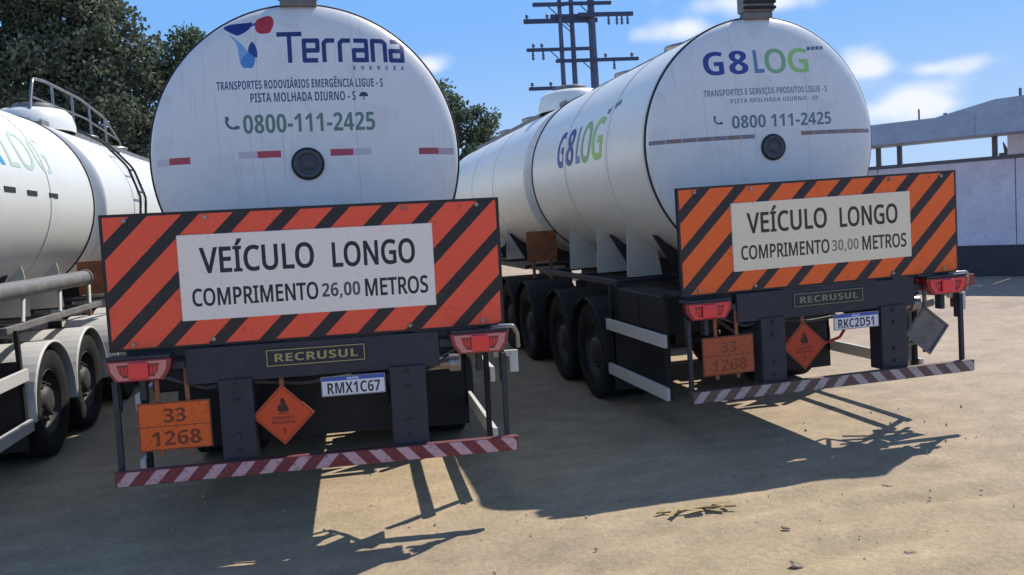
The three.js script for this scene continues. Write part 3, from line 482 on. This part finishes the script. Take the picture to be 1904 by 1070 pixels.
for (const [z, y] of [[-2.37, 2.5], [-2.96, 2.49], [-3.61, 2.49]]) part('reflector_strip', span(1.105, 1.113, y, y + 0.05, z - 0.14, z + 0.14, 0.002), M.seam, rears[2]);
// hoses and a tool box hung behind the right end of the right trailer
const holder = part('placard_holder', merge([box(0.3, 0.3, 0.012, 0, 0, 0, 0.003).rotateZ(Math.PI / 4 + 0.1).translate(1.07, 0.78, -0.2), span(1.05, 1.08, 0.95, 1.24, -0.215, -0.19)]), M.greyTube, rears[1]);
part('holder_frame', merge([0, 1, 2, 3].map((i) => box(0.31, 0.02, 0.02, 0, 0.145, 0).rotateZ(Math.PI / 4 + 0.1 + i * Math.PI / 2).translate(1.07, 0.78, -0.19))), M.greyBox, holder);
part('valve_manifold', merge([bar([0.95, 0.66, -0.32], [1.2, 0.72, -0.3], 0.035), bar([1.0, 0.5, -0.36], [1.02, 1.0, -0.36], 0.028), bar([1.16, 0.56, -0.34], [1.16, 0.98, -0.34], 0.022), bar([0.9, 0.95, -0.34], [1.24, 1.0, -0.34], 0.04)]), M.greyBox, rears[1]);
part('hose_coil', merge([0, 1, 2].map((i) => tube([[0.72, 1.1 - i * 0.12, -0.35 - i * 0.05], [0.85, 1.0 - i * 0.13, -0.3], [0.93, 0.8 - i * 0.1, -0.32], [0.9, 0.62 - i * 0.02, -0.4]], 0.022, 8, 24))), M.hose, rears[1]);
part('lamp_shield', merge([box(0.56, 0.1, 0.02, 1.12, 1.2, -0.01, 0.004), span(1.2, 1.28, 0.98, 1.06, -0.06, -0.02)]), M.redHousing, rears[1]);

const GF = 'lead trailers coupled in front of the row';
frontTrailer({ label: 'lead tanker trailer coupled in front of the middle trailer, almost wholly hidden behind it', at: [0, 0, 0], yaw: 0, roll: 0, fender: M.black, group: GF });
frontTrailer({ label: 'lead tanker trailer far end of the right tank, seen between the two striped boards', at: [4.055, 0, -0.79], yaw: 0.0414, fender: M.black, group: GF });
frontTrailer({ label: 'lead tanker trailer with handrail and ladder on top, in front of the dark trees', at: [-3.806, 0, -0.556], yaw: 0.0142, fender: M.greyFender, rails: true, group: GF });

// ---------------------------------------------------------------- loading shed on the right
{
  const t = thing('loading_shed', 'long grey wall with a raised canopy on short posts, right of the tankers', 'shed', [14.95, 0, -11.75], 0);
  t.rotation.y = Math.atan2(-0.8, 0.6) + Math.PI;   // local +x runs along the wall towards the back left
  // local x = distance along the wall away from the camera, local z = out of the wall face
  const plaster = noiseTex(512, (u, v) => { const a = tn(u, v, 5, 31), b = tn(u, v, 30, 6, 4); const k = 1 + a * 0.1 + b * 0.09; return [238 * k, 238 * k, 240 * k]; });
  const wallM = std([0.86, 0.83, 0.95], 0.85, { map: plaster }), baseM = std([0.07, 0.07, 0.085], 0.85, { map: plaster }), roofM = std([0.38, 0.46, 0.58], 0.6, { map: plaster }), postM = std([0.12, 0.13, 0.16], 0.6);
  const uvm = (g) => { const p = g.attributes.position, u = g.attributes.uv; for (let i = 0; i < p.count; i++) u.setXY(i, p.getX(i) / 3 + p.getZ(i) / 3, p.getY(i) / 3); return g; };
  for (let i = 0; i < 5; i++) part('wall_panel', uvm(span(-6 + i * 3 + 0.01, -3 + i * 3 - 0.01, 0.7, 2.62, -0.2, 0, 0.008)), wallM, t);
  part('coping', uvm(span(-6, 9, 2.622, 2.7, -0.24, 0.04)), postM, t);
  part('plinth', uvm(span(-6, 9, -0.05, 0.698, -0.24, 0.05, 0.01)), baseM, t);
  part('canopy', uvm(span(0.5, 9, 3.14, 3.62, -1.3, 0.12, 0.01)), roofM, t);
  const s = new THREE.Shape(); s.moveTo(0.498, 3.14); s.lineTo(0.498, 3.6); s.lineTo(1.3, 3.622); s.lineTo(0.1, 3.86); s.lineTo(-6, 3.95); s.lineTo(-6, 3.14); s.closePath();
  part('canopy_gable', uvm(new THREE.ExtrudeGeometry(s, { depth: 1.38, bevelEnabled: false }).translate(0, 0, -1.28)), roofM, t);
  for (const x of [0.42, 2.5, 3.0, 4.6, 6.4, 8.6]) part('post', span(x - 0.05, x + 0.05, 2.702, 3.138, -0.16, -0.06), postM, t);
  part('corner_pier', uvm(span(-2.2, 0.12, 2.702, 3.138, -0.3, -0.02)), wallM, t);
  part('lamp_cluster', merge([span(0.1, 0.34, 2.702, 2.76, -0.12, 0.06), bar([0.2, 2.75, 0], [0.28, 3.0, 0], 0.06, 0.01, 8)]), postM, t);
  part('roof_vent', merge([bar([1.9, 3.6, -0.5], [1.9, 3.92, -0.5], 0.02), bar([-0.2, 3.9, -0.5], [-0.2, 4.1, -0.5], 0.03), bar([1.3, 3.6, -0.6], [1.3, 3.75, -0.6], 0.04)]), postM, t);
}

// ---------------------------------------------------------------- poles
{
  const hazedConc = std([0.09, 0.12, 0.2], 0.85), hazedWood = std([0.05, 0.075, 0.14], 0.85), hazedCer = std([0.09, 0.12, 0.2], 0.4);  // bluish haze of the distance is put into these pole colours
  const G = 'power poles behind the tankers';
  function pole(label, x, z, top, r, arms) {
    const t = thing('power_pole', label, 'power pole', [x, 0, z], 0, G);
    part('shaft', new THREE.CylinderGeometry(r * 0.8, r * 1.35, top, 12).translate(0, top / 2, 0), hazedConc, t);
    for (const [y, x0, x1, w = 0.17, pins = []] of arms) {
      const a = part('crossarm', span(x0 - x, x1 - x, y - w / 2, y + w / 2, r, r + 0.14, 0.01), hazedWood, t);
      for (const [px, s] of pins) part('insulator', s > 0 ? lathe([[0.04, 0], [0.04, 0.06], [0.12, 0.09], [0.06, 0.14], [0.1, 0.18], [0.05, 0.26], [0.001, 0.28]], 12).translate(px - x, y + w / 2, r + 0.07) : lathe([[0.001, -0.5], [0.06, -0.48], [0.09, -0.36], [0.05, -0.3], [0.09, -0.2], [0.05, -0.14], [0.07, 0]], 12).translate(px - x, y - w / 2, r + 0.07), hazedCer, a);
      part('brace', bar([(x0 < x - 0.6 ? -0.7 : 0.1), y - w / 2, r + 0.03], [0, y - 0.75, r], 0.03), hazedWood, t);
    }
    return t;
  }
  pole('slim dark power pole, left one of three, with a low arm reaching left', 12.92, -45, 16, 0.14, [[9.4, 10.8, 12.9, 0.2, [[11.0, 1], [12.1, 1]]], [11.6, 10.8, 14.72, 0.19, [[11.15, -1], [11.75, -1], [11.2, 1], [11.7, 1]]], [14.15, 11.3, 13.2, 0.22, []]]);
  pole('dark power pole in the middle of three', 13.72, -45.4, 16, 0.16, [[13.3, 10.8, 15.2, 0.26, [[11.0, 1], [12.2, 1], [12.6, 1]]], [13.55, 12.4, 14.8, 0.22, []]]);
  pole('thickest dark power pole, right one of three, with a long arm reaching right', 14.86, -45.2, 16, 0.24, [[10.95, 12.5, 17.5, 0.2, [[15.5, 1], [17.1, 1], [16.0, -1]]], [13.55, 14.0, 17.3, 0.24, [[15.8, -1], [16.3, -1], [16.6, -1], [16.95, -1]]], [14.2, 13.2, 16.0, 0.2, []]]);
}

// ---------------------------------------------------------------- trees
{
  const leafM = [[0.085, 0.115, 0.07], [0.1, 0.125, 0.075], [0.07, 0.11, 0.055]].map((c) => new THREE.MeshPhysicalMaterial({ color: rgb(...c), roughness: 1, transmission: 0.4, thickness: 0, side: THREE.DoubleSide, vertexColors: true }));
  const barkM = std([0.13, 0.1, 0.08], 0.95);
  const G = 'trees behind the tankers';
  function tree(label, x, z, lobes, seed, mat, leaf = 0.17, per = 7200) {
    const r = rng(seed), t = thing('broadleaf_tree', label, 'tree', [x, 0, z], 0, G), P = [], C = [], Nn = [];
    const limbs = [], base = [(r() - 0.5) * 0.3, 2.2, 0];
    limbs.push(bar([0, -0.1, 0], base, 0.3, 0.24, 10));
    for (const [lx, ly, lz, rx, ry, rz] of lobes) {
      const mid = [base[0] + (lx - base[0]) * 0.5 + (r() - 0.5) * 0.5, base[1] + (ly - base[1]) * 0.6, lz * 0.5];
      limbs.push(bar(base, mid, 0.2, 0.13, 8), bar(mid, [lx, ly, lz], 0.13, 0.05, 7));
      for (let i = 0; i < 5; i++) { const a = r() * 6.28, b = (r() - 0.3) * 1.2; limbs.push(bar([lx, ly - 0.2, lz], [lx + Math.cos(a) * rx * 0.75, ly + b * ry * 0.7, lz + Math.sin(a) * rz * 0.75], 0.055, 0.015, 5)); }
      // twig clumps: leaves gather round points spread through the lobe, denser towards the outside
      const clumps = Math.round(70 * rx * ry / 3);
      for (let c = 0; c < clumps; c++) {
        let u, v, w, l; do { u = r() * 2 - 1; v = r() * 2 - 1; w = r() * 2 - 1; l = Math.hypot(u, v, w); } while (l > 1 || l < 0.25);
        const k = Math.pow(l, 0.45) / l * (0.82 + 0.3 * n3(u * 1.7 + seed, v * 1.7, w * 1.7)), cx = lx + u * k * rx, cy = ly + v * k * ry, cz = lz + w * k * rz, cr = 0.3 + r() * 0.42, tone = 0.65 + r() * 0.7, dry = r() < 0.14 ? 1 : 0;
        const n = Math.round(per / 100 * (0.7 + r() * 0.6));
        for (let i = 0; i < n; i++) {
          const a = r() * 6.28, e = Math.acos(r() * 2 - 1), q = cr * Math.cbrt(r()) * (0.75 + 0.5 * r());
          const ox = cx + Math.sin(e) * Math.cos(a) * q, oy = cy + Math.cos(e) * q * 0.75, oz = cz + Math.sin(e) * Math.sin(a) * q;
          const d = new THREE.Vector3(r() - 0.5, r() - 0.62, r() - 0.5).normalize(), s = new THREE.Vector3(r() - 0.5, r() - 0.5, r() - 0.5).cross(d).normalize(), L = leaf * (0.6 + r() * 0.7), Wd = L * 0.34;
          const o = new THREE.Vector3(ox, oy, oz), tip = o.clone().addScaledVector(d, L), m = o.clone().addScaledVector(d, L * 0.5), A = m.clone().addScaledVector(s, Wd), B = m.clone().addScaledVector(s, -Wd);
          const nn = s.clone().cross(d);
          for (const p of [o, A, tip, o, tip, B]) { P.push(p.x, p.y, p.z); Nn.push(nn.x, nn.y, nn.z); const f = tone * (0.8 + 0.4 * ((i * 7) % 5) / 4); if (dry) C.push(f * 2.0, f * 1.8, f * 1.7); else C.push(f, f, f); }
        }
      }
    }
    part('trunk', limbs, barkM, t);
    const g = new THREE.BufferGeometry(); g.setAttribute('position', new THREE.Float32BufferAttribute(P, 3)); g.setAttribute('normal', new THREE.Float32BufferAttribute(Nn, 3)); g.setAttribute('color', new THREE.Float32BufferAttribute(C, 3));
    part('crown', g, mat, t);
    return t;
  }
  tree('tall dark spreading tree at the upper left corner, above the left trailer', -10.3, -26, [[-1.2, 9.2, 0, 2.6, 2.4, 2.2], [1.4, 10.2, 0.3, 2.2, 2.2, 2], [0.4, 7.2, 0.6, 2.8, 1.9, 2.2], [-1.5, 5.6, 0.6, 2.3, 1.7, 2], [0.3, 11.6, -0.5, 2, 1.7, 1.8]], 21, leafM[0]);
  tree('broad dark tree with pale dry sprays, rising behind the handrail of the left trailer', -7.4, -25.5, [[-0.8, 7.6, 0.2, 1.9, 1.8, 1.8], [0.6, 8.3, 0, 1.4, 1.5, 1.5], [0.2, 5.8, 0.5, 2.1, 1.7, 1.9], [-1.0, 9.8, -0.4, 1.6, 1.4, 1.5], [0.8, 4.0, 0.4, 2.0, 1.3, 1.8]], 33, leafM[1]);
  tree('smaller dark green tree touching the left shoulder of the middle tank', -5.0, -27.5, [[-0.2, 8.3, 0, 1.25, 1.4, 1.2], [-0.7, 6.6, 0.3, 1.9, 1.6, 1.5], [0.6, 7.0, 0, 1.3, 1.4, 1.3], [-0.4, 4.5, 0.3, 2.2, 1.7, 1.6]], 47, leafM[2]);
  tree('round dark green tree seen between the two tank heads', 5.0, -34, [[-0.6, 7.0, 0, 1.3, 1.3, 1.3], [0.8, 6.2, 0.2, 1.2, 1.2, 1.2], [0.1, 5.0, 0.3, 1.7, 1.3, 1.4], [-1.4, 5.6, 0, 1.3, 1.5, 1.3]], 58, leafM[2]);
}

// ---------------------------------------------------------------- small things on the ground
{
  const r = rng(91), geo = (seed) => { const g = new THREE.IcosahedronGeometry(1, 1), p = g.attributes.position; for (let i = 0; i < p.count; i++) { const f = 1 + 0.35 * n3(p.getX(i) * 1.3 + seed, p.getY(i) * 1.3, p.getZ(i) * 1.3); p.setXYZ(i, p.getX(i) * f, p.getY(i) * f, p.getZ(i) * f); } g.computeVertexNormals(); return g; };
  const pm = new THREE.InstancedMesh(geo(5), std([0.4, 0.34, 0.26], 0.95), 1500), mt = new THREE.Matrix4(), q = new THREE.Quaternion(), e = new THREE.Euler();
  for (let i = 0; i < 1500; i++) {
    const x = -3 + r() * 13, z = -1.5 + r() * 6, s = 0.003 + Math.pow(r(), 8) * 0.009;
    q.setFromEuler(e.set(r() * 6, r() * 6, r() * 6)); mt.compose(new THREE.Vector3(x, s * 0.25, z), q, new THREE.Vector3(s * 1.3, s * 0.7, s)); pm.setMatrixAt(i, mt);
    const f = 0.6 + r() * 0.8; pm.setColorAt(i, rgb(f, f * 0.97, f * 0.93));
  }
  pm.name = 'pebbles'; pm.userData = { kind: 'stuff', label: 'fine pebbles scattered over the sand', category: 'pebbles' }; pm.castShadow = pm.receiveShadow = true; scene.add(pm);
  const twigM = std([0.3, 0.22, 0.1], 0.9), leafD = std([0.38, 0.28, 0.12], 0.85, { side: THREE.DoubleSide });
  const t = thing('dry_branch', 'dry yellowish branch with curled leaves lying just beyond the shadow edge', 'branch', [2.3, 0.0, 0.5], 0.05);
  part('stem', tube([[-0.2, 0.02, -0.03], [-0.05, 0.03, 0.02], [0.12, 0.025, 0.0], [0.32, 0.02, 0.04]], 0.007, 6, 24), twigM, t);
  for (let i = 0; i < 7; i++) { const g = new THREE.PlaneGeometry(0.12, 0.035, 6, 2), p = g.attributes.position; for (let k = 0; k < p.count; k++) p.setZ(k, Math.sin(p.getX(k) * 20 + i) * 0.012 + p.getY(k) ** 2 * 20); g.rotateX(-Math.PI / 2); g.computeVertexNormals(); const m = part('leaf', g, leafD, t); m.position.set(-0.17 + i * 0.07, 0.024, (i % 2 ? 1 : -1) * 0.03); m.rotation.y = (r() - 0.5) * 1.6; }
  const clodM = std([0.32, 0.25, 0.17], 0.95);
  for (const [x, z, s, label] of [[2.54, 1.48, 0.034, 'flat brown clod at the lower right, alone near the bottom edge'], [3.74, 0.46, 0.024, 'small clod of earth beside the shadow of the right trailer'], [3.18, 1.53, 0.026, 'earth clod near the bottom right corner'], [2.75, 0.95, 0.02, 'earth clod between the dry branch and the bottom edge']]) {
    const m = part('earth_clod', geo(x * 9).scale(s * 1.7, s * 0.45, s), clodM, scene); m.name = numbered('earth_clod'); m.position.set(x, s * 0.16, z); m.rotation.y = x * 3; m.userData = { label, category: 'clod', group: 'clods of earth on the sand' };
  }
}
renderer.render(scene, camera);
